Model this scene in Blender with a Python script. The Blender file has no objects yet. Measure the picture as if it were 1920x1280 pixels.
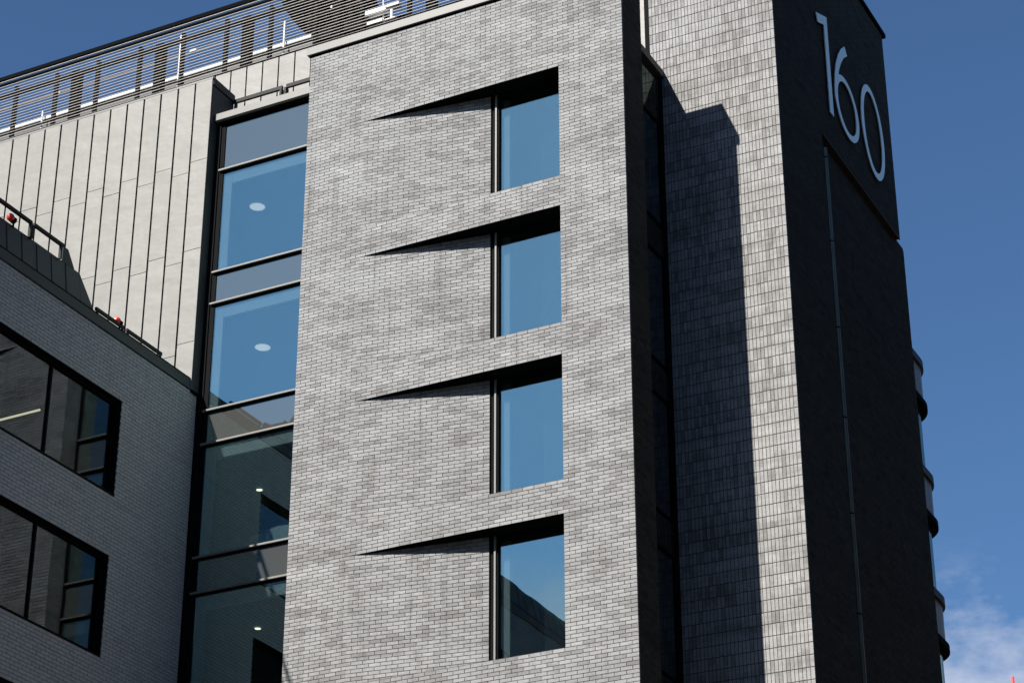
import bpy, math, random
from mathutils import Vector, Matrix
R = random.Random(7)
S = bpy.context.scene
COL = S.collection

# ---------------------------------------------------------------- camera
CAM = Vector((22.477, -34.5, 1.6))
FPX, PITCH, YAW, ROLL = 4308.3, math.radians(27.30), math.radians(27.094), math.radians(-.0495)
cy_, sy_, cp_, sp_ = math.cos(YAW), math.sin(YAW), math.cos(PITCH), math.sin(PITCH)
FWD = Vector((-sy_*cp_, cy_*cp_, sp_)); R0 = Vector((cy_, sy_, 0)); U0 = R0.cross(FWD)
RGT = R0*math.cos(ROLL) + U0*math.sin(ROLL); UPV = -R0*math.sin(ROLL) + U0*math.cos(ROLL)
cd = bpy.data.cameras.new('camera'); cam = bpy.data.objects.new('camera', cd); COL.objects.link(cam)
m = Matrix((RGT, UPV, -FWD)).transposed().to_4x4(); m.translation = CAM; cam.matrix_world = m
cd.sensor_width = 36; cd.lens = 36*FPX/1920; cd.clip_start = .1; cd.clip_end = 5000
S.camera = cam

def in_view(p, mg=0):
    v = Vector(p) - CAM; z = v.dot(FWD)
    if z < 1: return None
    x = 960 + FPX*v.dot(RGT)/z; y = 640 - FPX*v.dot(UPV)/z
    return z if (-mg < x < 1920+mg and -mg < y < 1280+mg) else None

# ---------------------------------------------------------------- sky and sun
SUN = Vector((-.334, -1, .86)).normalized()      # towards the sun
el = math.asin(SUN.z); az = math.atan2(SUN.x, SUN.y)
W = bpy.data.worlds.new('World'); S.world = W; W.use_nodes = True
nt = W.node_tree; N = nt.nodes; L = nt.links
bg = N['Background']; sky = N.new('ShaderNodeTexSky'); sky.sky_type = 'NISHITA'
sky.sun_disc = False; sky.sun_elevation = el; sky.sun_rotation = az
sky.air_density = 1.0; sky.dust_density = .2; sky.ozone_density = 3.0
tc = N.new('ShaderNodeTexCoord')
nz = N.new('ShaderNodeTexNoise'); nz.inputs['Scale'].default_value = 9; nz.inputs['Detail'].default_value = 7; nz.inputs['Roughness'].default_value = .6
mp = N.new('ShaderNodeMapping'); mp.inputs['Scale'].default_value = (1, 1, 1.9); mp.inputs['Location'].default_value = (2.35, .4, .1)
L.new(tc.outputs['Generated'], mp.inputs[0]); L.new(mp.outputs[0], nz.inputs['Vector'])
r1 = N.new('ShaderNodeMapRange'); r1.inputs[1].default_value = .44; r1.inputs[2].default_value = .60; L.new(nz.outputs[0], r1.inputs[0])
sx = N.new('ShaderNodeSeparateXYZ'); L.new(tc.outputs['Generated'], sx.inputs[0])
r2 = N.new('ShaderNodeMapRange'); r2.inputs[1].default_value = .375; r2.inputs[2].default_value = .345; L.new(sx.outputs[2], r2.inputs[0])
mu = N.new('ShaderNodeMath'); mu.operation = 'MULTIPLY'; L.new(r1.outputs[0], mu.inputs[0]); L.new(r2.outputs[0], mu.inputs[1])
m3 = N.new('ShaderNodeMath'); m3.operation = 'MULTIPLY'; m3.inputs[1].default_value = .82; L.new(mu.outputs[0], m3.inputs[0])
mx = N.new('ShaderNodeMixRGB'); mx.inputs[2].default_value = (6.2, 6.9, 8.6, 1)
tn = N.new('ShaderNodeMixRGB'); tn.blend_type = 'MULTIPLY'; tn.inputs[0].default_value = 1; tn.inputs[2].default_value = (.79, 1.04, 1.25, 1)
L.new(sky.outputs[0], tn.inputs[1]); L.new(m3.outputs[0], mx.inputs[0]); L.new(tn.outputs[0], mx.inputs[1]); L.new(mx.outputs[0], bg.inputs[0])
bg.inputs[1].default_value = .050
sl = bpy.data.lights.new('sun', 'SUN'); sl.energy = 5.0; sl.angle = math.radians(.5); sl.color = (1, .96, .90)
so = bpy.data.objects.new('sun', sl); COL.objects.link(so); so.rotation_euler = (-SUN).to_track_quat('-Z', 'Y').to_euler(); so.location = (0, -40, 60)
S.view_settings.view_transform = 'Standard'; S.view_settings.look = 'None'; S.view_settings.gamma = 1
S.view_settings.use_curve_mapping = False; S.view_settings.exposure = .85

# ---------------------------------------------------------------- materials
def newmat(n):
    mt = bpy.data.materials.new(n); mt.use_nodes = True; t = mt.node_tree
    return mt, t, t.nodes, t.links, t.nodes['Principled BSDF']
def mnoise(N, L, scale, detail=4, vec=None, stretch=None, rough=.55):
    n = N.new('ShaderNodeTexNoise'); n.inputs['Scale'].default_value = scale; n.inputs['Detail'].default_value = detail; n.inputs['Roughness'].default_value = rough
    g = N.new('ShaderNodeNewGeometry'); src = g.outputs['Position']
    if stretch:
        mp = N.new('ShaderNodeMapping'); mp.inputs['Scale'].default_value = stretch; L.new(src, mp.inputs[0]); src = mp.outputs[0]
    L.new(src, n.inputs['Vector']); return n.outputs[0]
def ramp(N, L, src, a, b, c0=0, c1=1):
    r = N.new('ShaderNodeMapRange'); r.inputs[1].default_value = a; r.inputs[2].default_value = b
    r.inputs[3].default_value = c0; r.inputs[4].default_value = c1; L.new(src, r.inputs[0]); return r.outputs[0]
def mixc(N, L, f, a, b, mode='MIX'):
    x = N.new('ShaderNodeMixRGB'); x.blend_type = mode
    for i, v in ((0, f), (1, a), (2, b)):
        if isinstance(v, (int, float)): x.inputs[i].default_value = v
        elif isinstance(v, tuple): x.inputs[i].default_value = (*v, 1)
        else: L.new(v, x.inputs[i])
    return x.outputs[0]
def bump(N, L, B, src, strength, dist):
    b = N.new('ShaderNodeBump'); b.inputs['Strength'].default_value = strength; b.inputs['Distance'].default_value = dist
    L.new(src, b.inputs['Height']); L.new(b.outputs[0], B.inputs['Normal'])

def brick_mat(name, light, mid, dark, stain, stain_amt, rough=.65, spec=.2):
    mt, t, N, L, B = newmat(name)
    g = N.new('ShaderNodeNewGeometry'); oi = N.new('ShaderNodeObjectInfo')
    a = N.new('ShaderNodeMath'); a.operation = 'ADD'; L.new(g.outputs['Random Per Island'], a.inputs[0]); L.new(oi.outputs['Random'], a.inputs[1])
    f = N.new('ShaderNodeMath'); f.operation = 'FRACT'; L.new(a.outputs[0], f.inputs[0])
    cr = N.new('ShaderNodeValToRGB'); e = cr.color_ramp.elements
    e[0].position = 0; e[0].color = (*dark, 1); e[1].position = 1; e[1].color = (*light, 1)
    for p, c in ((.05, dark), (.17, mid), (.74, mid)):
        q = e.new(p); q.color = (*c, 1)
    # firing batches: in some zones the darker bricks crowd together
    cl = mnoise(N, L, .62, 5, stretch=(1, 1, 2.6), rough=.65); sh = ramp(N, L, cl, .40, .66, -.10, .46*stain_amt)
    sb = N.new('ShaderNodeMath'); sb.operation = 'SUBTRACT'; sb.use_clamp = True; L.new(f.outputs[0], sb.inputs[0]); L.new(sh, sb.inputs[1])
    L.new(sb.outputs[0], cr.inputs[0])
    # within-brick mottling
    n1 = mnoise(N, L, 28, 3); c = mixc(N, L, 1, cr.outputs[0], mixc(N, L, ramp(N, L, n1, .3, .7), (.86, .86, .86), (1.1, 1.1, 1.1)), 'MULTIPLY')
    n2 = mnoise(N, L, .55, 6, stretch=(1, 1, 2.4), rough=.7); s = ramp(N, L, n2, .46, .70, 0, stain_amt)
    c = mixc(N, L, s, c, mixc(N, L, .8, c, stain, 'MULTIPLY'))
    nb = mnoise(N, L, 1.5, 4, stretch=(.22, .22, 2.2), rough=.6)
    c = mixc(N, L, ramp(N, L, nb, .46, .66, 0, .95*stain_amt), c, mixc(N, L, 1, c, (.74, .735, .73), 'MULTIPLY'))
    nv = mnoise(N, L, 2.1, 5, stretch=(1.6, 1.6, .16), rough=.7)
    c = mixc(N, L, ramp(N, L, nv, .54, .70, 0, .9*stain_amt), c, mixc(N, L, 1, c, (.64, .615, .59), 'MULTIPLY'))
    n3 = mnoise(N, L, 2.6, 5, stretch=(1, 1, .5), rough=.75); s3 = ramp(N, L, n3, .56, .74, 0, stain_amt*.75)
    c = mixc(N, L, s3, c, mixc(N, L, 1, c, (.58, .54, .50), 'MULTIPLY'))
    L.new(c, B.inputs['Base Color']); B.inputs['Roughness'].default_value = rough; B.inputs['Specular IOR Level'].default_value = spec
    bump(N, L, B, mnoise(N, L, 90, 4), .35, .004)
    return mt
PALE = brick_mat('pale_brick', (.298, .299, .297), (.254, .256, .255), (.190, .188, .186), (.66, .635, .61), .95)
PALE2 = brick_mat('pale_soldier_brick', (.318, .316, .310), (.270, .268, .263), (.192, .187, .182), (.66, .63, .60), .9)
WHITE = brick_mat('white_wing_brick', (.39, .40, .40), (.36, .37, .37), (.325, .332, .335), (.85, .83, .82), .3, .4)
SHADE_BRICK = brick_mat('shaded_side_brick', (.080, .078, .066), (.064, .062, .052), (.048, .046, .040), (.8, .8, .8), .4, .8, .04)  # dark copy of the pale brick, side-wall shade put into its colour
def plain(name, col, rough=.6, metal=0, n=.12, sc=3.0, bmp=0, bs=20, spec=.4, stretch=None):
    mt, t, N, L, B = newmat(name)
    nn = mnoise(N, L, sc, 5, stretch=stretch)
    lo = tuple(v*(1-n) for v in col); hi = tuple(v*(1+n) for v in col)
    L.new(mixc(N, L, ramp(N, L, nn, .3, .7), lo, hi), B.inputs['Base Color'])
    B.inputs['Roughness'].default_value = rough; B.inputs['Metallic'].default_value = metal; B.inputs['Specular IOR Level'].default_value = spec
    if bmp: bump(N, L, B, mnoise(N, L, bs, 4), bmp, .01)
    return mt
MORTAR = plain('mortar', (.052, .045, .040), .9, n=.3, sc=2.2, bmp=.4, bs=60)
MORTARW = plain('wing_mortar', (.045, .047, .052), .9, n=.2, bmp=.4, bs=60)
MORTARD = plain('shaded_side_mortar', (.013, .014, .016), .9, n=.2, bmp=.3, bs=60)  # mortar for the side walls, darkened to carry their shade
def clad_mat(name, col, n=.05):
    mt, t, N, L, B = newmat(name)
    oi = N.new('ShaderNodeObjectInfo')
    a = mnoise(N, L, 1.1, 4, stretch=(1, 1, 2.2)); b = mnoise(N, L, 9, 5, stretch=(1, 1, .35))
    c = mixc(N, L, ramp(N, L, a, .35, .65), tuple(v*(1-n) for v in col), tuple(v*(1+n) for v in col))
    c = mixc(N, L, 1, c, mixc(N, L, oi.outputs['Random'], (.965, .965, .965), (1.03, 1.03, 1.03)), 'MULTIPLY')
    c = mixc(N, L, 1, c, mixc(N, L, ramp(N, L, b, .35, .7), (.97, .97, .97), (1.02, 1.02, 1.02)), 'MULTIPLY')
    L.new(c, B.inputs['Base Color']); B.inputs['Roughness'].default_value = .5; B.inputs['Metallic'].default_value = .0; B.inputs['Specular IOR Level'].default_value = .3
    bump(N, L, B, mnoise(N, L, 1.7, 2, stretch=(1, 1, 1.6)), .5, .03)
    return mt
CLAD = clad_mat('pale_metal_cladding', (.214, .207, .188)); TRIM = plain('pale_metal_trim', (.150, .146, .134), .5, n=.06, sc=4)
ZINC = plain('dark_zinc', (.030, .034, .036), .6, n=.15, sc=2, bmp=.2, bs=3)
BLACK = plain('black_metal', (.0035, .004, .0045), .8, n=.1, spec=.03); RAILM = plain('rail_metal', (.014, .014, .013), .6, spec=.2)
SLAT = plain('slat_metal', (.33, .305, .27), .6, n=.08); WHITEM = plain('white_metal', (.6, .6, .6), .4, n=.05)
FRAME = plain('dark_frame', (.004, .0045, .005), .7, n=.1, spec=.05); NUM = plain('pale_sign_metal', (.98, .90, .74), .38, metal=.92, n=.04)
PIPE = plain('grey_pipe', (.14, .145, .11), .4, metal=.7, n=.2, sc=1.2); SOFF = plain('brown_soffit', (.045, .024, .013), .8)
PLASTER = plain('interior_plaster', (.30, .31, .31), .85, n=.04); INTD = plain('interior_dark', (.012, .012, .012), .9)
ROOFM = plain('roof_membrane', (.03, .03, .03), .9); RUST = plain('brown_pipe', (.22, .16, .11), .6)
DISH = plain('dark_dish', (.005, .0055, .0065), .8, spec=.03)
mt, t, N, L, B = newmat('red_lens'); B.inputs['Base Color'].default_value = (.62, .035, .015, 1); B.inputs['Roughness'].default_value = .12; B.inputs['Coat Weight'].default_value = .6; REDL = mt
def glass(name, refl, tint, wav=.006, refl_col=(.86, .93, 1.0)):
    mt, t, N, L, B = newmat(name); N.remove(B)
    tr = N.new('ShaderNodeBsdfTransparent'); tr.inputs[0].default_value = (*tint, 1)
    gl = N.new('ShaderNodeBsdfGlossy'); gl.inputs['Roughness'].default_value = .0; gl.inputs['Color'].default_value = (*refl_col, 1)
    fr = N.new('ShaderNodeLayerWeight'); fr.inputs[0].default_value = .5; pw = N.new('ShaderNodeMath'); pw.operation = 'POWER'; pw.inputs[1].default_value = 4; L.new(fr.outputs['Facing'], pw.inputs[0])
    f = N.new('ShaderNodeMapRange'); f.inputs[3].default_value = refl; f.inputs[4].default_value = 1; L.new(pw.outputs[0], f.inputs[0])
    b = N.new('ShaderNodeBump'); b.inputs['Strength'].default_value = 1; b.inputs['Distance'].default_value = wav
    L.new(mnoise(N, L, 1.3, 1), b.inputs['Height']); L.new(b.outputs[0], gl.inputs['Normal'])
    df = N.new('ShaderNodeBsdfDiffuse'); df.inputs[0].default_value = (.45, .47, .47, 1)
    m0 = N.new('ShaderNodeMixShader'); L.new(ramp(N, L, mnoise(N, L, 2.4, 6, stretch=(1, 1, .45), rough=.75), .42, .8, .0, .009), m0.inputs[0])
    L.new(tr.outputs[0], m0.inputs[1]); L.new(df.outputs[0], m0.inputs[2])
    mxs = N.new('ShaderNodeMixShader'); L.new(f.outputs[0], mxs.inputs[0]); L.new(m0.outputs[0], mxs.inputs[1]); L.new(gl.outputs[0], mxs.inputs[2])
    L.new(mxs.outputs[0], N['Material Output'].inputs[0]); return mt
GLASS = glass('coated_glass', .37, (.80, .86, .88), .0012, (.76, 1.0, .93)); GLASSW = glass('wing_glass', .042, (.72, .78, .78), .001)
def spandrel(name, col, refl):
    mt, t, N, L, B = newmat(name)
    gl = N.new('ShaderNodeBsdfGlossy'); gl.inputs['Roughness'].default_value = .02; gl.inputs['Color'].default_value = (.66, .88, .82, 1)
    B.inputs['Base Color'].default_value = (*col, 1); B.inputs['Roughness'].default_value = .7; B.inputs['Specular IOR Level'].default_value = 0
    mxs = N.new('ShaderNodeMixShader'); mxs.inputs[0].default_value = refl; L.new(B.outputs[0], mxs.inputs[1]); L.new(gl.outputs[0], mxs.inputs[2])
    L.new(mxs.outputs[0], N['Material Output'].inputs[0]); return mt
SPAN = spandrel('spandrel_glass', (.070, .070, .063), .36)
SPAND = spandrel('dark_spandrel_glass', (.02, .02, .02), .10)
def emis(name, col, st):
    mt, t, N, L, B = newmat(name); B.inputs['Emission Color'].default_value = (*col, 1); B.inputs['Emission Strength'].default_value = st; B.inputs['Base Color'].default_value = (.8, .8, .8, 1); return mt
LAMP = emis('lamp_diffuser', (1, .93, .80), .60); LAMPW = emis('warm_lamp', (1, .88, .6), .55); LAMPS = emis('spot_lamp', (1, .9, .65), 2.6)
def brick_tex(name, c1, c2, mort, bw=.2348, bh=.075):
    mt, t, N, L, B = newmat(name)
    g = N.new('ShaderNodeNewGeometry'); s = N.new('ShaderNodeSeparateXYZ'); L.new(g.outputs['Position'], s.inputs[0])
    a = N.new('ShaderNodeMath'); a.operation = 'ADD'; L.new(s.outputs[0], a.inputs[0]); L.new(s.outputs[1], a.inputs[1])
    c = N.new('ShaderNodeCombineXYZ'); L.new(a.outputs[0], c.inputs[0]); L.new(s.outputs[2], c.inputs[1])
    b = N.new('ShaderNodeTexBrick'); b.inputs['Scale'].default_value = 1; b.inputs['Brick Width'].default_value = bw; b.inputs['Row Height'].default_value = bh
    b.inputs['Mortar Size'].default_value = .005; b.inputs['Color1'].default_value = (*c1, 1); b.inputs['Color2'].default_value = (*c2, 1); b.inputs['Mortar'].default_value = (*mort, 1)
    L.new(c.outputs[0], b.inputs['Vector']); L.new(b.outputs[0], B.inputs['Base Color']); B.inputs['Roughness'].default_value = .8; return mt
BTEX = brick_tex('low_wall_brick', (.25, .25, .25), (.31, .31, .30), (.06, .05, .05))
BTEXD = brick_tex('low_shaded_side_brick', (.02, .023, .027), (.03, .033, .037), (.012, .013, .015))  # low side walls, shade painted into the brick colours
BTEXW = brick_tex('low_wing_brick', (.20, .215, .235), (.22, .235, .255), (.045, .047, .052))

# ---------------------------------------------------------------- mesh helpers
class MB:
    def __init__(s): s.v = []; s.f = []; s.mi = []
    def quad(s, *p, mi=0):
        n = len(s.v); s.v += [tuple(q) for q in p]; s.f.append(tuple(range(n, n+len(p)))); s.mi.append(mi); return s
    def box(s, x0, x1, y0, y1, z0, z1, mi=0):
        n = len(s.v)
        s.v += [(x, y, z) for z in (z0, z1) for y in (y0, y1) for x in (x0, x1)]
        for f in ((0, 2, 3, 1), (4, 5, 7, 6), (0, 1, 5, 4), (1, 3, 7, 5), (3, 2, 6, 7), (2, 0, 4, 6)):
            s.f.append(tuple(n+i for i in f)); s.mi.append(mi)
        return s
    def obox(s, o, u, w, n_, lu, lw, ln, mi=0):
        """box from corner o along unit axes u (length lu), w (lw), n_ (ln)"""
        k = len(s.v); o = Vector(o); a, b, c = Vector(u)*lu, Vector(w)*lw, Vector(n_)*ln
        s.v += [tuple(o+a*i+b*j+c*l) for l in (0, 1) for j in (0, 1) for i in (0, 1)]
        fs = ((0, 2, 3, 1), (4, 5, 7, 6), (0, 1, 5, 4), (1, 3, 7, 5), (3, 2, 6, 7), (2, 0, 4, 6))
        for f in fs: s.f.append(tuple(k+i for i in f)); s.mi.append(mi)
        return s
    def prism(s, poly, z0, z1, mi=0):
        k = len(s.v); n = len(poly)
        s.v += [(x, y, z0) for x, y in poly] + [(x, y, z1) for x, y in poly]
        s.f.append(tuple(k+i for i in range(n))[::-1]); s.f.append(tuple(k+n+i for i in range(n))); s.mi += [mi, mi]
        for i in range(n):
            j = (i+1) % n; s.f.append((k+i, k+j, k+n+j, k+n+i)); s.mi.append(mi)
        return s
    def ext(s, poly3, d, mi=0):
        """extrude a planar 3D polygon by vector d"""
        k = len(s.v); n = len(poly3); d = Vector(d)
        s.v += [tuple(p) for p in poly3] + [tuple(Vector(p)+d) for p in poly3]
        s.f.append(tuple(k+i for i in range(n))[::-1]); s.f.append(tuple(k+n+i for i in range(n))); s.mi += [mi, mi]
        for i in range(n):
            j = (i+1) % n; s.f.append((k+i, k+j, k+n+j, k+n+i)); s.mi.append(mi)
        return s
    def tube(s, a, b, r, seg=10, mi=0):
        a, b = Vector(a), Vector(b); d = (b-a).normalized(); x = d.orthogonal().normalized(); y = d.cross(x); k = len(s.v)
        for p in (a, b):
            for i in range(seg): t = 2*math.pi*i/seg; s.v.append(tuple(p+x*r*math.cos(t)+y*r*math.sin(t)))
        s.f.append(tuple(k+i for i in range(seg))[::-1]); s.f.append(tuple(k+seg+i for i in range(seg))); s.mi += [mi, mi]
        for i in range(seg): j = (i+1) % seg; s.f.append((k+i, k+j, k+seg+j, k+seg+i)); s.mi.append(mi)
        return s
    def mesh(s, name, mats, smooth=False, org=(0, 0, 0)):
        me = bpy.data.meshes.new(name); o = Vector(org)
        me.from_pydata([tuple(Vector(v)-o) for v in s.v] if any(org) else s.v, [], s.f)
        for mt in (mats if isinstance(mats, (list, tuple)) else [mats]): me.materials.append(mt)
        me.polygons.foreach_set('material_index', s.mi)
        import bmesh
        bm = bmesh.new(); bm.from_mesh(me); bmesh.ops.recalc_face_normals(bm, faces=bm.faces); bm.to_mesh(me); bm.free()
        if smooth: me.polygons.foreach_set('use_smooth', [True]*len(me.polygons))
        me.update(); return me
    def obj(s, name, mats, parent=None, smooth=False, bev=0, org=(0, 0, 0)):
        o = bpy.data.objects.new(name, s.mesh(name, mats, smooth, org)); COL.objects.link(o); o.location = org
        if parent: put(o, parent)
        if bev:
            b = o.modifiers.new('bevel', 'BEVEL'); b.width = bev; b.segments = 2; b.limit_method = 'ANGLE'; b.harden_normals = False
        return o
def put(o, parent):
    o.parent = parent
    off = Vector((0, 0, 0)); p = parent
    while p: off += p.location; p = p.parent
    o.location = Vector(o.location) - off
def thing(name, label, cat, loc=(0, 0, 0), group=None):
    o = bpy.data.objects.new(name, None); COL.objects.link(o); o.location = loc; o.empty_display_size = .3
    return tag(o, label, cat, group)
def tag(o, label, cat, group=None):
    o['label'] = label; o['category'] = cat
    if group: o['group'] = group
    return o
def struct(o): o['kind'] = 'structure'; return o
BOX = {}
def piece(name, size, loc, mat, parent, axes=None):
    """a box object sharing its mesh with every piece of the same size"""
    key = (name, tuple(round(v, 4) for v in size), mat.name, None if axes is None else tuple(round(c, 4) for a in axes for c in a))
    if key not in BOX:
        b = MB()
        if axes is None: b.box(0, size[0], 0, size[1], 0, size[2])
        else: b.obox((0, 0, 0), axes[0], axes[1], axes[2], *size)
        BOX[key] = b.mesh(name, mat)
    o = bpy.data.objects.new(name, BOX[key]); COL.objects.link(o); o.location = loc; put(o, parent); return o

class Bricks:
    """collects bricks of one thing; the 300 that show largest become parts, the rest one joined part"""
    def __init__(s, parent): s.parent = parent; s.items = []
    def field(s, o, u, n, ulen, r0, r1, pitch, rowh, zref, spans, mat, joint=.0115, depth=.05, bond='half', uoff=0.0, view=True, jh=None):
        o = Vector(o); u = Vector(u).normalized(); n = Vector(n).normalized()
        for r in range(r0, r1):
            z = zref + r*rowh
            for a, b in spans(r):
                ph = uoff + (pitch/2 if (bond == 'half' and r % 2) else 0)
                k = math.floor((a-ph)/pitch) - 1
                while True:
                    c0 = k*pitch + ph; c1 = c0 + pitch; k += 1
                    if c0 >= b: break
                    if c1 <= a or b - c0 < .036: continue
                    lo, hi = max(c0, a), min(c1, b)
                    if b - hi < .036: hi = b
                    jl = joint if c0 >= a - 1e-6 else 0
                    w = hi - lo - (joint if hi < b - 1e-6 else .0)
                    if w < .035: continue
                    jit = R.uniform(-.0012, .0018)
                    p = o + u*lo + n*(-depth + jit); p.z = z
                    s.items.append((p, u, n, w, rowh - (jh or joint), depth, mat, view))
    def build(s, name='brick'):
        sc = []
        for i, (p, u, n, w, h, d, mat, view) in enumerate(s.items):
            c = p + u*w/2 + n*d; c.z += h/2
            q = in_view(c) if view else None
            sc.append(((w*h/(q*q)*abs((CAM-c).normalized().dot(n)) if q else 0), i))
        sc.sort(reverse=True); top = set(i for v, i in sc[:300] if v > 0)
        by = {}
        for i, (p, u, n, w, h, d, mat, view) in enumerate(s.items):
            if i in top: piece(name, (w, h, d), p, mat, s.parent, (u, Vector((0, 0, 1)), n))
            else: by.setdefault(mat.name, (MB(), mat))[0].obox(p, u, (0, 0, 1), n, w, h, d)
        for k, (mb, mat) in by.items():
            o = mb.obj('brickwork', mat, s.parent); o['kind'] = 'stuff'

# ---------------------------------------------------------------- ground
g = MB().quad((-1500, -1500, -.15), (1500, -1500, -.15), (1500, 1500, -.15), (-1500, 1500, -.15)).obj('ground', plain('ground_earth', (.055, .055, .045), .95, sc=.2)); struct(g)
ASPH = plain('asphalt', (.05, .05, .052), .9, n=.2, sc=1.5, bmp=.4, bs=60); PAVE = plain('paving', (.12, .115, .11), .85, n=.15, sc=1.2, bmp=.3)
struct(MB().box(-200, 200, -40, -26, -.146, -.12).obj('road', ASPH))
struct(MB().box(11.5, 24, -25.99, 200, -.146, -.121).obj('side_road', ASPH))
struct(MB().box(-200, 11.4, -26, .6, -.14, 0).obj('pavement', PAVE)); struct(MB().box(-200, 200, -46, -40, -.14, 0).obj('far_pavement', PAVE))

# ---------------------------------------------------------------- front brick tower
P = .2348; CH = .075; ZS = 27.55
T = thing('brick_tower', 'tall pale grey brick tower with four slanted window recesses, in the middle', 'building', (0, 0, 0))
XW0, XW1, XW2 = 1.38, 4.16, 5.877; D1, DG = .366, .64; XT = 7.28; ZLO = 12.4
ang = math.atan2(D1, XW1-XW0); wu = Vector((math.cos(ang), math.sin(ang), 0)); wn = Vector((math.sin(ang), -math.cos(ang), 0)); wl = math.hypot(D1, XW1-XW0)
OFF = .008
core = MB(); nfl = 5
for k in range(nfl):
    zs = ZS - 3.225*k; zb = zs - 2.55
    core.box(OFF, XW0, OFF, .95, zb, zs)                                   # left of the recess
    core.prism([(XW0, OFF), (XW1-.001, D1+OFF*1.2), (XW1-.001, .95), (XW0, .95)], zb, zs)  # slanted wall
    core.box(XW2, XT-OFF, OFF, .95, zb, zs)                                # right pier
    core.box(OFF, XT-OFF, OFF, .95, zb-.675 if k < nfl-1 else 0, zb)       # band below
core.box(OFF, XT-OFF, OFF, .95, ZS, 29.6)
core.box(XT-.1, XT-.001, OFF-.001, .0115, ZLO, 29.6)
core.obj('wall', MORTAR, T)
MB().box(.002, XT-.002, .002, .94, -.1, ZLO-.003).obj('lower_wall', BTEX, T)
def wrow(r):
    k = r if r >= 0 else r
    z = r*CH
    kk = math.floor(-(r+1)*CH/3.225 + 1e-6) if r < 0 else -1
    if kk < 0 or kk >= nfl: return False
    zz = (r+.5)*CH + 3.225*kk
    return -2.55 < zz < 0
r0 = int(round((ZLO-ZS)/CH)); r1 = 27
BK = Bricks(T)
BK.field((0, 0, 0), (1, 0, 0), (0, -1, 0), XT, r0, r1, P, CH, ZS, lambda r: [(0, XW0), (XW2, XT)] if wrow(r) else [(0, XT)], PALE)
BK.field((XW0, 0, 0), wu, wn, wl, r0, r1, P*.998, CH, ZS, lambda r: [(0, wl)] if wrow(r) else [], PALE, uoff=.11)
BK.field((XT-.003, .012, 0), (0, 1, 0), (1, 0, 0), .938, r0, r1, P, CH, ZS, lambda r: [(0, .938)], SHADE_BRICK)
BK.field((0, .95, 0), (0, -1, 0), (-1, 0, 0), .89, r0, r1, P, CH, ZS, lambda r: [(0, .894)], PALE, view=False)
BK.build()
cp = MB().box(-.07, XT+.05, -.065, 1.0, 29.605, 29.80).obj('coping', TRIM, T, bev=.006)
MB().box(-.02, XT+.02, -.025, .97, 29.575, 29.6035).obj('coping_dark_strip', BLACK, T)
for k in range(4):
    zs = ZS - 3.225*k; zb = zs - 2.55
    w = MB().box(XW1+.001, XW1+.012, D1+.002, .56, zb, zs-.006).obj('window', FRAME, T)
    MB().box(XW1+.012, XW1+.172, .40, .52, zb+.001, zs-.007).box(XW2-.04, XW2-.003, .42, .52, zb+.001, zs-.007).box(XW1+.172, XW2-.04, .42, .52, zs-.075, zs-.008).box(XW1+.172, XW2-.04, .42, .52, zb+.002, zb+.06).obj('window_frame', FRAME, w)
    MB().box(XW1+.098, XW1+.138, .365, .399, zb+.002, zs-.008).obj('mullion_fin', TRIM, w, bev=.004)
    MB().box(XW1+.172, XW2-.04, .455, .467, zb+.06, zs-.075).obj('pane', GLASS, w)
    MB().box(XW1+.18, XW1+.34, .54, .60, zb+.05, zs-.08).obj('inner_lining', PLASTER, w)
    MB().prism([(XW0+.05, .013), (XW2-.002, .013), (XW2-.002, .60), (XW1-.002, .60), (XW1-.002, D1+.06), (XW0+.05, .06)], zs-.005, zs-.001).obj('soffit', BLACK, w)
# room inside
rm = MB(); rm.box(2.2, 2.25, .96, 5.4, 12, 28.4).box(6.4, 6.45, .96, 5.4, 12, 28.4).box(2.25, 6.4, 5.35, 5.4, 12, 28.4)
for k in range(6):
    z = ZS - 3.225*k + .02; rm.box(2.25, 6.4, .96, 5.35, z+.0, z+.45, mi=1)
rm.obj('room_lining', [PLASTER, INTD], T)
# roof slab between the volumes
RB = thing('upper_storey', 'set-back top storey clad in pale standing-seam metal panels below the louvred screen', 'building', (-4, 4.9, 29))

# ---------------------------------------------------------------- corner brick block
K = thing('corner_block', 'tall corner block of upright stacked bricks whose dark side wall carries the numerals', 'building', (7.9, 7, 0))
X0K, XK, YK, YS, YR = 6.5, 9.31, 3.23, 11.17, 11.78; ZT, ZU = 34.1, 28.38; SR = .2362; YP = 5.93; XR_ = 9.19
kc = MB(); kc.box(X0K+OFF, XK-OFF, YK+OFF, YS, ZU, ZT).box(X0K+OFF, XK-OFF, YK+OFF, YP, 0, ZU).box(X0K+OFF, XR_-OFF, YP, YR-.01, 0, ZU-.001)
kc.box(X0K+OFF, XR_-OFF, YS, YR-.01, ZU-.001, ZU+.06)
kc.box(XK-.1, XK-.001, YK+OFF-.001, YK+.0115, ZLO, ZT)
kc.obj('wall', MORTAR, K)
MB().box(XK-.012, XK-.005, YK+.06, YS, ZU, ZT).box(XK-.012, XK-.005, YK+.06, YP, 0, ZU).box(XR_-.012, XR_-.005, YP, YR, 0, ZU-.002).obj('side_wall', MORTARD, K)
KB = Bricks(K)
nr = int((ZT-ZLO)/SR)
KB.field((X0K, YK, 0), (1, 0, 0), (0, -1, 0), XK-X0K, 0, nr, (XK-X0K)/37, SR, ZT-nr*SR, lambda r: [(0, XK-X0K)], PALE2, bond='stack', joint=.012, jh=.017)
KB.build('soldier_brick')
KD = Bricks(K); rr0 = int((ZLO-ZU)/CH)
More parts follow.
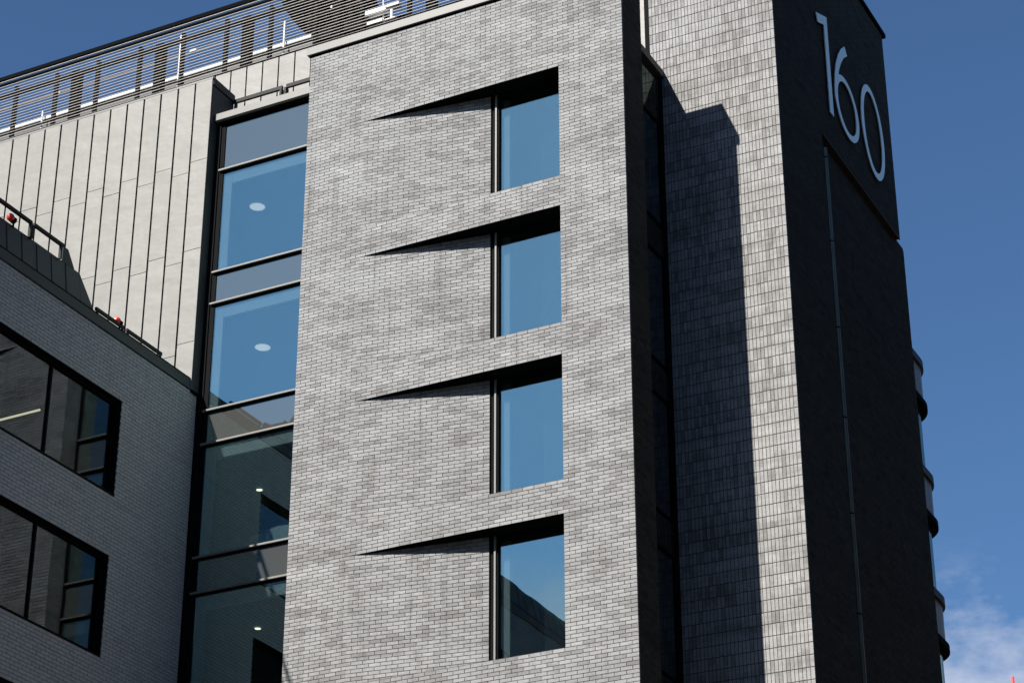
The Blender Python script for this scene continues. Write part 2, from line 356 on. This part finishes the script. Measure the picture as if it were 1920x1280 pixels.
KD.field((XK-.003, YK+.012, 0), (0, 1, 0), (1, 0, 0), 99, 0, int((ZT-ZU)/CH), P, CH, ZU, lambda r: [(0, YS-YK-.012)], SHADE_BRICK)
KD.field((XK-.003, YK+.012, 0), (0, 1, 0), (1, 0, 0), 99, rr0, 0, P, CH, ZU, lambda r: [(0, YP-YK-.012)], SHADE_BRICK)
KD.field((XR_, YP, 0), (0, 1, 0), (1, 0, 0), 99, rr0, 0, P, CH, ZU, lambda r: [(0, YR-YP)], SHADE_BRICK)
KD.build()
MB().box(X0K-.04, XK+.05, YK-.05, YS+.16, ZT+.004, ZT+.12).obj('coping', BLACK, K, bev=.006)
MB().box(XR_-.004, XK-.013, YP+.002, YS-.002, ZU-.022, ZU-.002).obj('soffit', SOFF, K)
MB().box(XK-.012, XK-.002, YP+.05, YS-.002, ZU-.05, ZU-.003).obj('drip_trim', SOFF, K)
MB().box(X0K+.01, XK+.001, YK+.002, YP-.01, -.1, ZLO-.01).obj('lower_wall', BTEX, K)
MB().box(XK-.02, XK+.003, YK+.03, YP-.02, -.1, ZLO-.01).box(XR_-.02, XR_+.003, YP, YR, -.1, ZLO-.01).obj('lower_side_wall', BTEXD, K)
# downpipe
dp = thing('downpipe', 'slim grey rainwater pipe running down the dark wall just below the numerals', 'pipe', (9.26, 6.17, 0))
zj = [28.12, 27.86, 25.78, 23.72, 21.66, 19.55, 17.43, 15.4, 13.3, 11.2, 9.1, 7, 4.9, 2.8, 0]
for a, b in zip(zj, zj[1:]):
    MB().tube((9.258, 6.17, b), (9.258, 6.17, a-.035), .055, 14).obj('pipe_length', PIPE, dp, smooth=False)
    MB().tube((9.258, 6.17, a-.035), (9.258, 6.17, a), .050, 14).obj('collar', BLACK, dp)
# numerals
def stroke(mb, pts, w, x0, x1, close=False):
    """flat ribbon of width w(i) along (y,z) points, extruded from x0 to x1"""
    n = len(pts); Lp, Rp = [], []
    for i, p in enumerate(pts):
        a = pts[(i-1) % n] if (close or i > 0) else pts[i]; b = pts[(i+1) % n] if (close or i < n-1) else pts[i]
        d = Vector((b[0]-a[0], b[1]-a[1])).normalized(); nn = Vector((-d.y, d.x)); ww = (w(i/(n if close else n-1)) if callable(w) else w)/2
        Lp.append((p[0]+nn.x*ww, p[1]+nn.y*ww)); Rp.append((p[0]-nn.x*ww, p[1]-nn.y*ww))
    m_ = n if close else n-1
    for i in range(m_):
        j = (i+1) % n
        q = [Lp[i], Lp[j], Rp[j], Rp[i]]
        for x, o in ((x0, 1), (x1, -1)): mb.quad(*[(x, a, b) for a, b in q][::o])
        mb.quad((x0, *Lp[i]), (x0, *Lp[j]), (x1, *Lp[j]), (x1, *Lp[i])); mb.quad((x0, *Rp[i]), (x0, *Rp[j]), (x1, *Rp[j]), (x1, *Rp[i]))
    if not close:
        for i in (0, n-1): mb.quad((x0, *Lp[i]), (x0, *Rp[i]), (x1, *Rp[i]), (x1, *Lp[i]))
sg = thing('house_number', 'large pale metal numerals 160 standing off the dark side wall near its top', 'sign', (9.34, 8.1, 30.4))
one = MB(); one.ext([(9.345, 5.97, 31.50), (9.345, 6.69, 31.80), (9.345, 6.69, 29.15), (9.345, 6.46, 29.15), (9.345, 6.46, 31.46), (9.345, 6.04, 31.28)], (.021, 0, 0)); one.obj('digit', NUM, sg)
def ell(cy, cz, ry, rz, n=48, a0=0, a1=360):
    return [(cy+ry*math.cos(math.radians(a0+(a1-a0)*i/n)), cz+rz*math.sin(math.radians(a0+(a1-a0)*i/n))) for i in range(n if a1-a0 == 360 else n+1)]
six = MB()
stroke(six, ell(7.70, 29.95, .70, .72, 56), lambda t: .20 - .05*abs(math.sin(2*math.pi*t)), 9.345, 9.366, True)
tail = [(7.93, 31.64), (7.66, 31.42), (7.42, 31.13), (7.22, 30.80), (7.09, 30.46), (7.01, 30.12), (7.0, 29.95)]
stroke(six, tail, lambda t: .23-.05*t, 9.345, 9.3665); six.obj('digit', NUM, sg)
zero = MB(); stroke(zero, ell(9.545, 30.37, .70, 1.16, 64), lambda t: .19 - .02*abs(math.sin(2*math.pi*t)), 9.345, 9.366, True); zero.obj('digit', NUM, sg)

# ---------------------------------------------------------------- glazed walls
TR = [27.71, 25.19, 24.435, 21.945, 21.19, 18.72, 17.965, 15.495, 14.74, 12.27, 11.5]
def glazed_wall(th, axis, c, a0, a1, ztop, proud, trmat, jambs, gmat=None, smat=None):
    """axis 'y': plane Y=c facing -Y, spanning X a0..a1; axis 'x': plane X=c facing +X, spanning Y a0..a1"""
    def bx(b, u0, u1, d0, d1, z0, z1):      # d measured outwards from the glass plane
        if axis == 'y': return b.box(u0, u1, c-d1, c-d0, z0, z1)
        return b.box(c+d0, c+d1, u0, u1, z0, z1)
    zz = [ztop] + TR + [.3]
    for i in range(len(zz)-1):
        t_, b_ = zz[i], zz[i+1]
        span = (i % 2 == 0)
        o = bx(MB(), a0+.0, a1, -.012, 0, b_+.0, t_-.06).obj('spandrel_panel' if span else 'pane', (smat or SPAN) if span else (gmat or GLASS), th)
        if i:
            bx(MB(), a0-.1, a1, .004, proud, t_-.042, t_).obj('transom', trmat, th, bev=.003)
            bx(MB(), a0-.06, a1, .002, proud*.55, t_-.072, t_-.0435).obj('transom_shadow_strip', BLACK, th)  # black strip drawn in as the shadow line below the transom
    for u0, u1, d in jambs: bx(MB(), u0, u1, -.06, d, .3, ztop).obj('mullion', FRAME, th)
G = thing('glazed_bay', 'narrow glazed stair bay with pale transoms between the metal cladding and the brick tower', 'glazing', (-1.3, .5, 0))
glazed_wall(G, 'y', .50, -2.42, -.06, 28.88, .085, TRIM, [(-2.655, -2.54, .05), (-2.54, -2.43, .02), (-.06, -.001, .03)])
MB().box(-2.64, -.005, .33, .62, 28.935, 29.105).obj('coping', TRIM, G, bev=.006)
MB().box(-2.60, -.005, .42, .62, 28.88, 28.932).obj('head_frame', BLACK, G)
MB().box(-2.64, 6.5, .625, 4.84, 28.9, 29.05).obj('terrace_deck', ROOFM, G)
br = MB()
for i, z in enumerate(TR[1::2]):     # slabs and ceilings
    br.box(-5.0, -.1, .56, 4.6, z-.84, z-.1, mi=0)
br.box(-5, -.1, 4.6, 4.65, 0, 28.9, mi=1).box(-5.05, -5.0, .56, 4.6, 0, 28.9, mi=1).box(-.1, -.05, .56, 4.6, 0, 28.9, mi=1).box(-5, -.1, .62, 4.6, 27.62, 28.7)
br.obj('room_lining', [plain('ceiling_grey', (.045, .047, .047), .9), INTD], G)
for i in range(4):
    zc = TR[1+2*i]; MB().box(-2.42, -2.22, .53, .60, zc+.02, TR[2*i]-.065).obj('column', PLASTER, G)
    MB().box(-2.21, -.12, .53, .60, TR[2*i]-.36, TR[2*i]-.065).obj('bulkhead', PLASTER, G)
LK = thing('glazed_link', 'shaded strip of glazing in the slot between the brick tower and the corner block', 'glazing', (6.7, 2, 0))
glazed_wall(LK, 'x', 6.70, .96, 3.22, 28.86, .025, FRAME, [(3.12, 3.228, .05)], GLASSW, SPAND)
MB().box(6.2, 6.80, .96, 3.222, 28.90, 29.07).obj('coping', ZINC, LK, bev=.005)
MB().box(5.0, 6.6, .96, 3.22, 0, 28.8).obj('inner_wall', INTD, LK)

# ceiling lights
def disc(name, x, y, z, r, mat, rim, label, grp=None):
    t_ = thing(name, label, 'ceiling light', (x, y, z), grp)
    MB().tube((x, y, z-.02), (x, y, z), r, 32).obj('diffuser', mat, t_); 
    b = MB(); n = 32
    for i in range(n):
        a, c = 2*math.pi*i/n, 2*math.pi*(i+1)/n; q = lambda an, rr, zz: (x+rr*math.cos(an), y+rr*math.sin(an), zz)
        b.quad(q(a, r+.001, z-.025), q(c, r+.001, z-.025), q(c, r+rim, z-.025), q(a, r+rim, z-.025)); b.quad(q(a, r+rim, z-.025), q(c, r+rim, z-.025), q(c, r+rim, z), q(a, r+rim, z))
    b.obj('trim_ring', WHITEM, t_)
disc('ceiling_light', -2.50, 1.95, 27.60, .17, LAMP, .012, 'large round ceiling light behind the uppermost blue pane of the glazed bay')
disc('ceiling_light', -2.50, 2.46, 24.34, .17, LAMP, .012, 'large round ceiling light behind the second blue pane, below the grey spandrel')
disc('ceiling_light', -2.56, 2.72, 21.095, .065, LAMPS, .01, 'small bright downlight in the dark pane showing the curved pale screen')
disc('ceiling_light', -2.25, 2.47, 17.87, .065, LAMPS, .01, 'small bright downlight in the lowest dark pane of the glazed bay')

# ---------------------------------------------------------------- metal-clad block
MBK = thing('metal_clad_block', 'pale metal-clad wall of tall staggered seamed panels above the dark wing at left', 'building', (-5.5, .2, 22.6))
YM = .17; PWD = .457; xr = -2.66
MB().box(-14.6, xr-.006, YM+.036, 1.02, 22.3, 29.98).obj('backing_wall', BLACK, MBK)
MB().box(xr-.012, xr, YM+.004, 1.03, 22.36, 29.80).obj('return_panel', ZINC, MBK)
MB().box(xr-.30, xr+.018, YM+.034, 1.045, 29.83, 30.01).obj('coping', ZINC, MBK, bev=.004)
MB().box(-14.6, xr+.012, YM-.002, YM+.033, 29.957, 30.008).obj('coping', TRIM, MBK)
for k in range(26):
    x1 = xr - k*PWD - (0 if k == 0 else .01); x0 = x1 - PWD + .041
    if k == 0: x0 = xr - PWD + .031
    base = 27.905 if k % 2 == 0 else 27.66
    cuts = [29.955 if k else 29.955, base, base-2.222, base-4.444, 22.35]
    if cuts[3] < 22.5: cuts[3] = 22.37; cuts = cuts[:3] + [22.35]
    for a, b in zip(cuts, cuts[1:]):
        dy = R.uniform(0, .004)
        o = MB().box(x0, x1-.004, YM+dy, YM+.028, b+.013, a-.0).obj('panel', CLAD, MBK)
# terrace handrail
TH = thing('terrace_handrail', 'dark flat handrail on the small terrace above the glazed bay', 'railing', (-1.4, 1.03, 29.2))
for a, b in ((-2.66, -1.38), (-1.27, 1.2)):
    MB().box(a, b, 1.0, 1.06, 29.79, 29.88).obj('top_rail', RAILM, TH)
for x in (-1.385, -1.27): MB().box(x-.035, x+.015, .97, 1.09, 29.052, 29.789).obj('post', RAILM, TH)
for x in (-2.6, 1.15): MB().box(x-.02, x+.02, .99, 1.07, 29.052, 29.789).obj('post', RAILM, TH)

# ---------------------------------------------------------------- set-back storey (penthouse)
YB = 4.85
MB().box(-16, 5.70, YB+.036, 9, 29.05, 33.80).obj('backing_wall', BLACK, RB)
x = 5.72; k = 0
while x > -15.8:
    MB().box(x-.430, x, YB, YB+.028, 29.06, 33.82).obj('panel', CLAD, RB)
    x -= .4685; k += 1
MB().box(5.722, 6.49, YB-.05, YB+.06, 29.06, 36).obj('side_panel', FRAME, RB)
MB().box(-16, 5.72, YB-.004, YB+.3, 33.83, 33.87).obj('coping', BLACK, RB)
MB().box(-16, 5.7, 4.9, 12, 33.60, 33.79).obj('roof_slab', ROOFM, RB)

# ---------------------------------------------------------------- louvred screen
SC = thing('louvred_roof_screen', 'rooftop screen of thin pale horizontal slats with black top rail and dark posts', 'screen', (-5, 5.1, 33.9))
z = 33.99; i = 0
while z < 35.74:
    MB().box(-16, 3.6, 5.0, 5.010, z, z+.014).obj('slat', SLAT, SC); z += .0905
MB().box(-16, 3.6, 4.995, 5.09, 35.77, 35.82).obj('top_rail', BLACK, SC); MB().box(-16, 3.6, 4.995, 5.02, 35.865, 35.88).obj('slat', SLAT, SC)
MB().box(-16, 3.6, 5.0, 5.09, 35.94, 36.05).obj('top_rail', BLACK, SC)
MB().box(-16, 3.6, 5.16, 5.24, 35.50, 35.60).obj('beam', BLACK, SC)
for j in range(13):
    x = -12.60 + 1.335*j; MB().box(x-.045, x+.045, 5.10, 5.2, 33.80, 35.70).obj('post', BLACK, SC)
for j in range(6):
    x = -10.76 + 2.67*j; MB().box(x-.12, x+.12, 5.25, 5.45, 33.80, 35.72).obj('post', BLACK, SC)
# roof guardrail behind the screen
GR = thing('roof_guardrail', 'tubular rooftop guardrail seen through the slats, with white uprights', 'railing', (-6, 6.2, 33.9))
MB().tube((-16, 6.2, 36.47), (1, 6.2, 36.36), .022).obj('top_tube', RUST, GR); MB().tube((-16, 6.2, 35.98), (1, 6.2, 35.86), .02).obj('middle_tube', RUST, GR)
for x, z1 in ((-8.10, 36.55), (-4.86, 35.95), (-12.5, 35.5)): MB().box(x-.02, x+.02, 6.14, 6.18, 34.0, z1).obj('upright', WHITEM, GR)
for x in (-12.1, -7.7, -3.4): MB().box(x-.1, x+.1, 6.16, 6.19, 35.93, 35.99).obj('bracket', WHITEM, GR)
GB = thing('roof_edge_beam', 'white painted steel beam lying along the roof behind the screen', 'beam', (-6, 6.5, 34))
MB().box(-16, -4.1, 6.24, 6.44, 35.27, 35.36).obj('upper_flange', WHITEM, GB); MB().box(-16, -4.1, 6.32, 6.36, 34.95, 35.27).obj('web', plain('grey_web', (.05, .052, .055)), GB)
MB().box(-16, -4.1, 6.24, 6.44, 34.90, 34.95).obj('lower_flange', WHITEM, GB)
MB().box(-16, -2.9, 6.22, 6.46, 33.8, 34.60).obj('kerb', ROOFM, GB)
# dish
DI = thing('satellite_dish', 'big dark round satellite dish behind the slats above the metal cladding', 'satellite dish', (-4.5, 7.5, 34))
ax = Vector((.30, .42, .86)).normalized(); dx = ax.orthogonal().normalized(); dy = ax.cross(dx); dc = Vector((-4.55, 7.7, 37.42)); db = MB(); nr_, ns_ = 8, 40; rad = 1.58
for i in range(nr_):
    for j in range(ns_):
        def q(ii, jj, off=0):
            r_ = rad*ii/nr_; a = 2*math.pi*jj/ns_; return tuple(dc + dx*r_*math.cos(a) + dy*r_*math.sin(a) + ax*(.30*(r_/rad)**2 + off - .3))
        db.quad(q(i, j), q(i+1, j), q(i+1, j+1), q(i, j+1)); db.quad(q(i, j, .04), q(i+1, j, .04), q(i+1, j+1, .04), q(i, j+1, .04))
for j in range(ns_): db.quad(q(nr_, j), q(nr_, j+1), q(nr_, j+1, .04), q(nr_, j, .04))
db.obj('bowl', DISH, DI, smooth=True)
MB().box(-5.0, -2.95, 7.75, 8.6, 33.8, 36.75).obj('base_housing', DISH, DI)
MB().tube((-4.06, 7.5, 33.8), (-4.08, 7.5, 36.75), .075, 14).obj('mast', plain('grey_mast', (.30, .32, .34), .4), DI, smooth=False)
MB().tube((-5.2, 7.4, 33.8), (-4.9, 7.4, 37.0), .05, 8).tube((-3.3, 7.4, 33.8), (-3.7, 7.4, 36.8), .06, 8).box(-5.3, -3.1, 7.3, 7.5, 36.0, 36.25).obj('bracing', DISH, DI)
AC = thing('roof_plant_frame', 'small white steel frame with a pale box on the roof right of the dark dish', 'roof equipment', (-2.8, 7.5, 34))
MB().box(-3.2, -2.55, 7.3, 7.5, 36.30, 36.43).obj('casing', WHITEM, AC, bev=.01); MB().box(-3.1, -2.66, 7.3, 7.6, 35.98, 36.06).obj('rail', WHITEM, AC)
MB().box(-2.47, -2.41, 7.4, 7.5, 33.8, 36.4).obj('upright', WHITEM, AC); MB().box(-2.56, -2.2, 7.35, 7.55, 36.40, 36.47).obj('top_plate', WHITEM, AC); MB().box(-2.6, -2.3, 7.35, 7.55, 36.0, 36.04).obj('lower_plate', WHITEM, AC)
MB().box(-3.35, -2.0, 7.62, 7.8, 33.8, 36.25).obj('support', BLACK, AC)
MB().tube((-2.70, 7.45, 36.0), (-2.72, 7.45, 37.0), .022, 8).obj('pole', WHITEM, AC)

# ---------------------------------------------------------------- brick wing at left
WG = thing('brick_wing', 'shaded pale brick wing at lower left with wide dark ribbon windows', 'building', (-4, -6, 0))
XG, YE, ZP = -2.70, .45, 22.35
heads = [21.15, 17.925, 14.70, 11.475, 8.25]; WH = 2.03
ops = [(-8.0, -2.0), (-16.5, -9.6)]
wc = MB(); xb = XG - .30
def band(z0, z1, full):
    if full: wc.box(xb, XG-OFF, -18, YE, z0, z1)
    else:
        ys = [-18]
        for a, b in sorted(ops): ys += [a, b]
        ys.append(YE)
        for a, b in zip(ys[::2], ys[1::2]): wc.box(xb, XG-OFF, a, b, z0, z1)
zt = ZP
for h in heads: band(h, zt, True); band(h-WH, h, False); zt = h - WH
band(0, zt, True)
wc.box(-9, xb-.001, -18, .16, 22.2, 22.35).box(-9, -8.9, -18, .4, 0, 22.2)
wc.box(-9, xb, -18.2, -18, 0, 22.2)
wc.obj('wall', MORTARW, WG)
WB = Bricks(WG); wr0 = int((ZLO-ZP)/CH)
def wsp(r):
    z = ZP + (r+.5)*CH; o = [(0, YE+9.0)]
    for h in heads:
        if h-WH < z < h: return [(0, 9.0-8.0), (9.0-2.0, YE+9.0)]
    return o
WB.field((XG, -9.0, 0), (0, 1, 0), (1, 0, 0), 9.45, wr0, 0, P*.98, CH, ZP, wsp, WHITE)
WB.build()
MB().box(XG-.30, XG+.002, -17.9, -9.003, -.1, ZP).obj('outer_wall', BTEXW, WG) if False else None
lw = MB()
MB().box(XG-.02, XG+.002, -17.95, YE-.004, 0, ZLO-.1).obj('lower_wall', BTEXW, WG)
ow = MB(); zt = ZP
for h in heads[:3]:
    ow.box(XG-.006, XG, -18, -9.01, h, zt)
    ow.box(XG-.006, XG, -18, -16.5, h-WH, h).box(XG-.006, XG, -9.6, -9.01, h-WH, h); zt = h-WH
ow.obj('outer_brickwork', BTEXW, WG)
MB().box(XG-.12, XG+.03, -18, YE+.02, ZP+.004, ZP+.07).box(XG-.10, XG+.012, -18, YE+.01, ZP+.07, ZP+.24).obj('coping', ZINC, WG, bev=.004)
MB().box(XG-.13, XG+.016, -18, YE+.012, ZP+.242, ZP+.262).obj('coping_dark_strip', BLACK, WG)  # black strip painting in the shadow line on top of the coping
for h in heads[:4]:
    for a, b in ops:
        w = MB().box(XG-.16, XG-.012, b-.012, b-.001, h-WH, h).box(XG-.16, XG-.012, a+.001, a+.012, h-WH, h).box(XG-.16, XG-.012, a+.012, b-.012, h-.012, h-.001).box(XG-.16, XG+.012, a+.012, b-.012, h-WH, h-WH+.04).obj('window', FRAME, WG)
        fr = MB().box(XG-.20, XG-.125, b-.065, b-.013, h-WH+.04, h-.013).box(XG-.20, XG-.125, a+.012, a+.08, h-WH+.04, h-.012).box(XG-.20, XG-.125, a+.08, b-.065, h-.075, h-.013).box(XG-.20, XG-.125, a+.08, b-.065, h-WH+.041, h-WH+.075)
        n = 3; 
        for q_ in range(1, n):
            y = b - (2.03*q_); fr.box(XG-.20, XG-.12, y-.022, y+.022, h-WH+.075, h-.075)
        fr.obj('window_frame', FRAME, w)
        ys = [b-.065] + [b-2.03*q_ for q_ in range(1, n)] + [a+.08]
        for j in range(n): MB().box(XG-.165, XG-.155, ys[j+1]+.03, ys[j]-(.03 if j else 0), h-WH+.075, h-.075).obj('pane', GLASSW, w)
wi = MB()
for h in heads[:4]: wi.box(-8.9, xb-.002, -17.9, .14, h+.15, h+.5, mi=0)
wi.box(-8.9, -8.8, -17.9, .3, 0, 22.2).box(-8.8, xb-.003, .10, .16, 0, 22.2, mi=0).box(-8.8, -3.1, -5.9, -5.85, 0, 22.2)
wi.obj('room_lining', [plain('brown_interior', (.055, .042, .036), .9)], WG)
LT = thing('linear_light', 'slim glowing strip light hanging inside the upper wing window', 'lamp', (-4.8, -2.81, 20.9))
MB().tube((-6.2, -2.80, 20.90), (-4.03, -2.83, 20.90), .022, 10).obj('tube', LAMPW, LT)
MB().box(-6.2, -4.0, -2.84, -2.79, 20.925, 20.95).obj('housing', FRAME, LT); MB().tube((-4.3, -2.81, 20.95), (-4.3, -2.81, 21.28), .004, 6).tube((-6, -2.81, 20.95), (-6, -2.81, 21.28), .004, 6).obj('hanger', FRAME, LT)

# dark roof enclosure on the wing
ZE = thing('zinc_roof_enclosure', 'dark seamed zinc upstand leaning back on the roof edge of the brick wing', 'roof enclosure', (-3.2, -9, 22.4))
def encl(y, t): return (-2.86 - .16*t, y, 22.37 + t*(23.45-22.37))
y1 = -2.83; w_ = .455
MB().ext([(-2.88, -18, 22.36), (-3.045, -18, 23.43), (-5.5, -18, 23.43), (-5.5, -18, 22.36)], (0, 18-3.30, 0)).obj('body', BLACK, ZE)
MB().ext([(-2.88, -3.30, 22.36), (-3.045, -3.30, 23.43), (-3.6, -3.30, 23.43), (-3.6, -3.30, 22.36)], (0, .01, 0)).obj('end_plate', ZINC, ZE)
yy = -3.27
MB().ext([encl(-3.27, 1), encl(-2.86, .42), encl(-2.80, 0), encl(-3.27, 0)], (-.03, 0, 0)).obj('end_gusset', ZINC, ZE)
while yy > -17.5:
    MB().ext([encl(yy-.008, 1), encl(yy-.008, 0), encl(yy-w_+.004, 0), encl(yy-w_+.004, 1)], (-.02, 0, 0)).obj('panel', ZINC, ZE)
    a = encl(yy-w_-.004, 1); b = encl(yy-w_-.004, 0)
    MB().ext([(a[0]+.012, a[1], a[2]), (b[0]+.012, b[1], b[2]), (b[0]-.02, b[1], b[2]), (a[0]-.02, a[1], a[2])], (0, .012, 0)).obj('seam', ZINC, ZE)
    yy -= w_
MB().box(-3.06, -3.0, -3.83, -3.56, 23.45, 23.80).obj('upstand_bracket', ZINC, ZE) if False else MB().ext([(-3.02, -3.84, 23.46), (-3.02, -3.84, 23.78), (-3.02, -3.68, 23.78), (-3.02, -3.44, 23.46)], (-.02, 0, 0)).obj('end_bracket', ZINC, ZE)
H1 = thing('wing_handrail', 'dark flat handrail standing on the zinc enclosure at the left edge', 'railing', (-3.0, -5, 23.45))
for a, b in ((-9.8, -4.86), (-4.80, -3.87)): MB().box(-3.03, -2.97, a, b, 23.73, 23.795).obj('top_rail', RAILM, H1)
for y in (-9.8, -8.0, -6.4, -4.86, -4.80, -3.91): MB().box(-3.03, -2.97, y-.045, y+.0, 23.44, 23.729).obj('post', RAILM, H1)
H2 = thing('parapet_handrail', 'low dark rail along the wing parapet, broken beside the lower red lamp', 'railing', (-2.76, -1.9, 22.6))
for a, b in ((-2.98, -2.06), (-1.97, -.76)):
    MB().box(-2.80, -2.75, a, b, 22.72, 22.785).obj('top_rail', RAILM, H2)
    for y in (a+.03, b-.06): MB().box(-2.79, -2.76, y, y+.05, 22.594, 22.719).obj('post', RAILM, H2)
def red_lamp(x, y, z, label):
    t_ = thing('red_lamp', label, 'warning lamp', (x, y, z-.1), 'red lamps on the wing roof')
    b = MB(); n, mseg = 16, 10; r_ = .078
    for i in range(mseg):
        for j in range(n):
            def q(ii, jj):
                p_ = math.pi*ii/mseg; a = 2*math.pi*jj/n; return (x+r_*math.sin(p_)*math.cos(a), y+r_*math.sin(p_)*math.sin(a), z+r_*math.cos(p_))
            b.quad(q(i, j), q(i, j+1), q(i+1, j+1), q(i+1, j))
    me = b.obj('lens', REDL, t_, smooth=True)
    MB().tube((x-.01, y+.05, z-.01), (x+.0, y+.13, z-.02), .066, 16).obj('housing', BLACK, t_)
    MB().tube((x, y+.1, z-.16), (x, y+.1, z-.03), .02, 8).obj('bracket', BLACK, t_)
red_lamp(-3.0, -5.47, 23.57, 'glossy red round lamp at the far left, on top of the dark zinc enclosure')
red_lamp(-2.79, -2.27, 22.82, 'glossy red round lamp on the wing parapet rail, lower of the two')

# curved pale screen inside third bay floor
cs = MB(); zb = 18.73
for i in range(10):
    a0, a1 = math.radians(9*i), math.radians(9*(i+1))
pts = [(-1.75, 18.75), (-1.75, 19.30), (-1.1, 19.42), (-.75, 19.40), (-.55, 19.30), (-.42, 19.1), (-.35, 18.75)]
cs.ext([(a, 1.25, b) for a, b in pts], (0, .03, 0)); tag(cs.obj('glass_balustrade', plain('pale_screen', (.22, .30, .30), .5)), 'pale greenish curved screen standing inside the dark third pane of the glazed bay', 'screen')

# ---------------------------------------------------------------- rounded block behind
RK = thing('rounded_block', 'round-cornered pale brick building with glass bands peeking out behind the dark wall', 'building', (5, 15, 0))
def foot(off, xf=7.86, ye=17.9, rr=1.05):
    c = (xf-rr, ye-rr); p = [(2, 12), (xf+off, 12), (xf+off, c[1])]
    for i in range(1, 13): a = math.radians(90*i/12); p.append((c[0]+(rr+off)*math.cos(a), c[1]+(rr+off)*math.sin(a)))
    p.append((2, ye+off)); return p
for i in range(9):
    z = 28.12 - 3.215*i
    MB().prism(foot(.07), z-.20, z).obj('coping', ZINC, RK); MB().prism(foot(-.02), z-1.20, z-.202).obj('wall_band', MORTARW, RK)
    MB().prism(foot(.085), z-1.36, z-1.202).obj('soffit_lip', BLACK, RK)
    MB().prism(foot(-.10), z-3.215, z-1.362).obj('window_band', SPAN if False else glass_dark if 'glass_dark' in globals() else SPAN, RK)
    for a in range(0, 7):
        pass
RBk = Bricks(RK)
for i in range(5):
    z = 28.12 - 3.215*i - 1.20
    p = foot(0)[1:]
    for a, b in zip(p, p[1:-1]):
        d = Vector((b[0]-a[0], b[1]-a[1], 0)); l_ = d.length; u = d.normalized(); n = Vector((u.y, -u.x, 0))
        if a[1] < 12.1: a = (a[0], 13.5); l_ = b[1]-13.5
        RBk.field((a[0], a[1], 0), u, n, l_, 0, 13, P if l_ > 1 else l_, .0765, z+.003, lambda r: [(0, l_)], WHITE, bond='half' if l_ > 1 else 'stack', depth=.03)
RBk.build()
CRN = thing('crane_mast', 'tip of a thin red mast at the bottom right corner under the cloud', 'mast', (-16.8, 120, 0))
MB().tube((-16.78, 120, 0), (-16.8, 120, 54.2), .22, 6).obj('mast_shaft', plain('red_paint', (.55, .08, .06), .6), CRN); MB().tube((-16.8, 120, 54.2), (-16.8, 120, 55.1), .14, 6).obj('mast_tip', plain('red_paint_tip', (.6, .1, .08), .6), CRN)

# ---------------------------------------------------------------- unseen blocks added across the two streets to block sky light
def sky_blocker(name_label, x0, x1, y0, y1, h, side):
    t_ = thing('sky_blocker_building', name_label, 'building', ((x0+x1)/2, (y0+y1)/2, 0))
    MB().box(x0, x1, y0, y1, -.14, h).obj('wall', plain('sky_blocker_brick', (.05, .042, .038), .9, n=.2, sc=.6), t_)
    nw = int(((y1-y0) if side == 'w' else (x1-x0))/4)
    for f in range(int(h/3.4)):
        for k in range(nw):
            z0 = 1.2 + f*3.4
            if side == 'w': piece('window', (.06, 1.8, 1.7), (x0-.05, y0+1.1+4*k, z0), FRAME, t_)
            else: piece('window', (1.8, .06, 1.7), (x0+1.1+4*k, y1-.01, z0), FRAME, t_)
sky_blocker('unseen dark block added across the side street to block sky light', 27, 45, -12, 60, 36, 'w')
sky_blocker('unseen low dark block added across the main street to block sky light', -60, 7, -62, -48, 14, 'n')
sky_blocker('unseen tall dark block added across the main street to block sky light', 7.5, 60, -64, -48, 38, 'n')
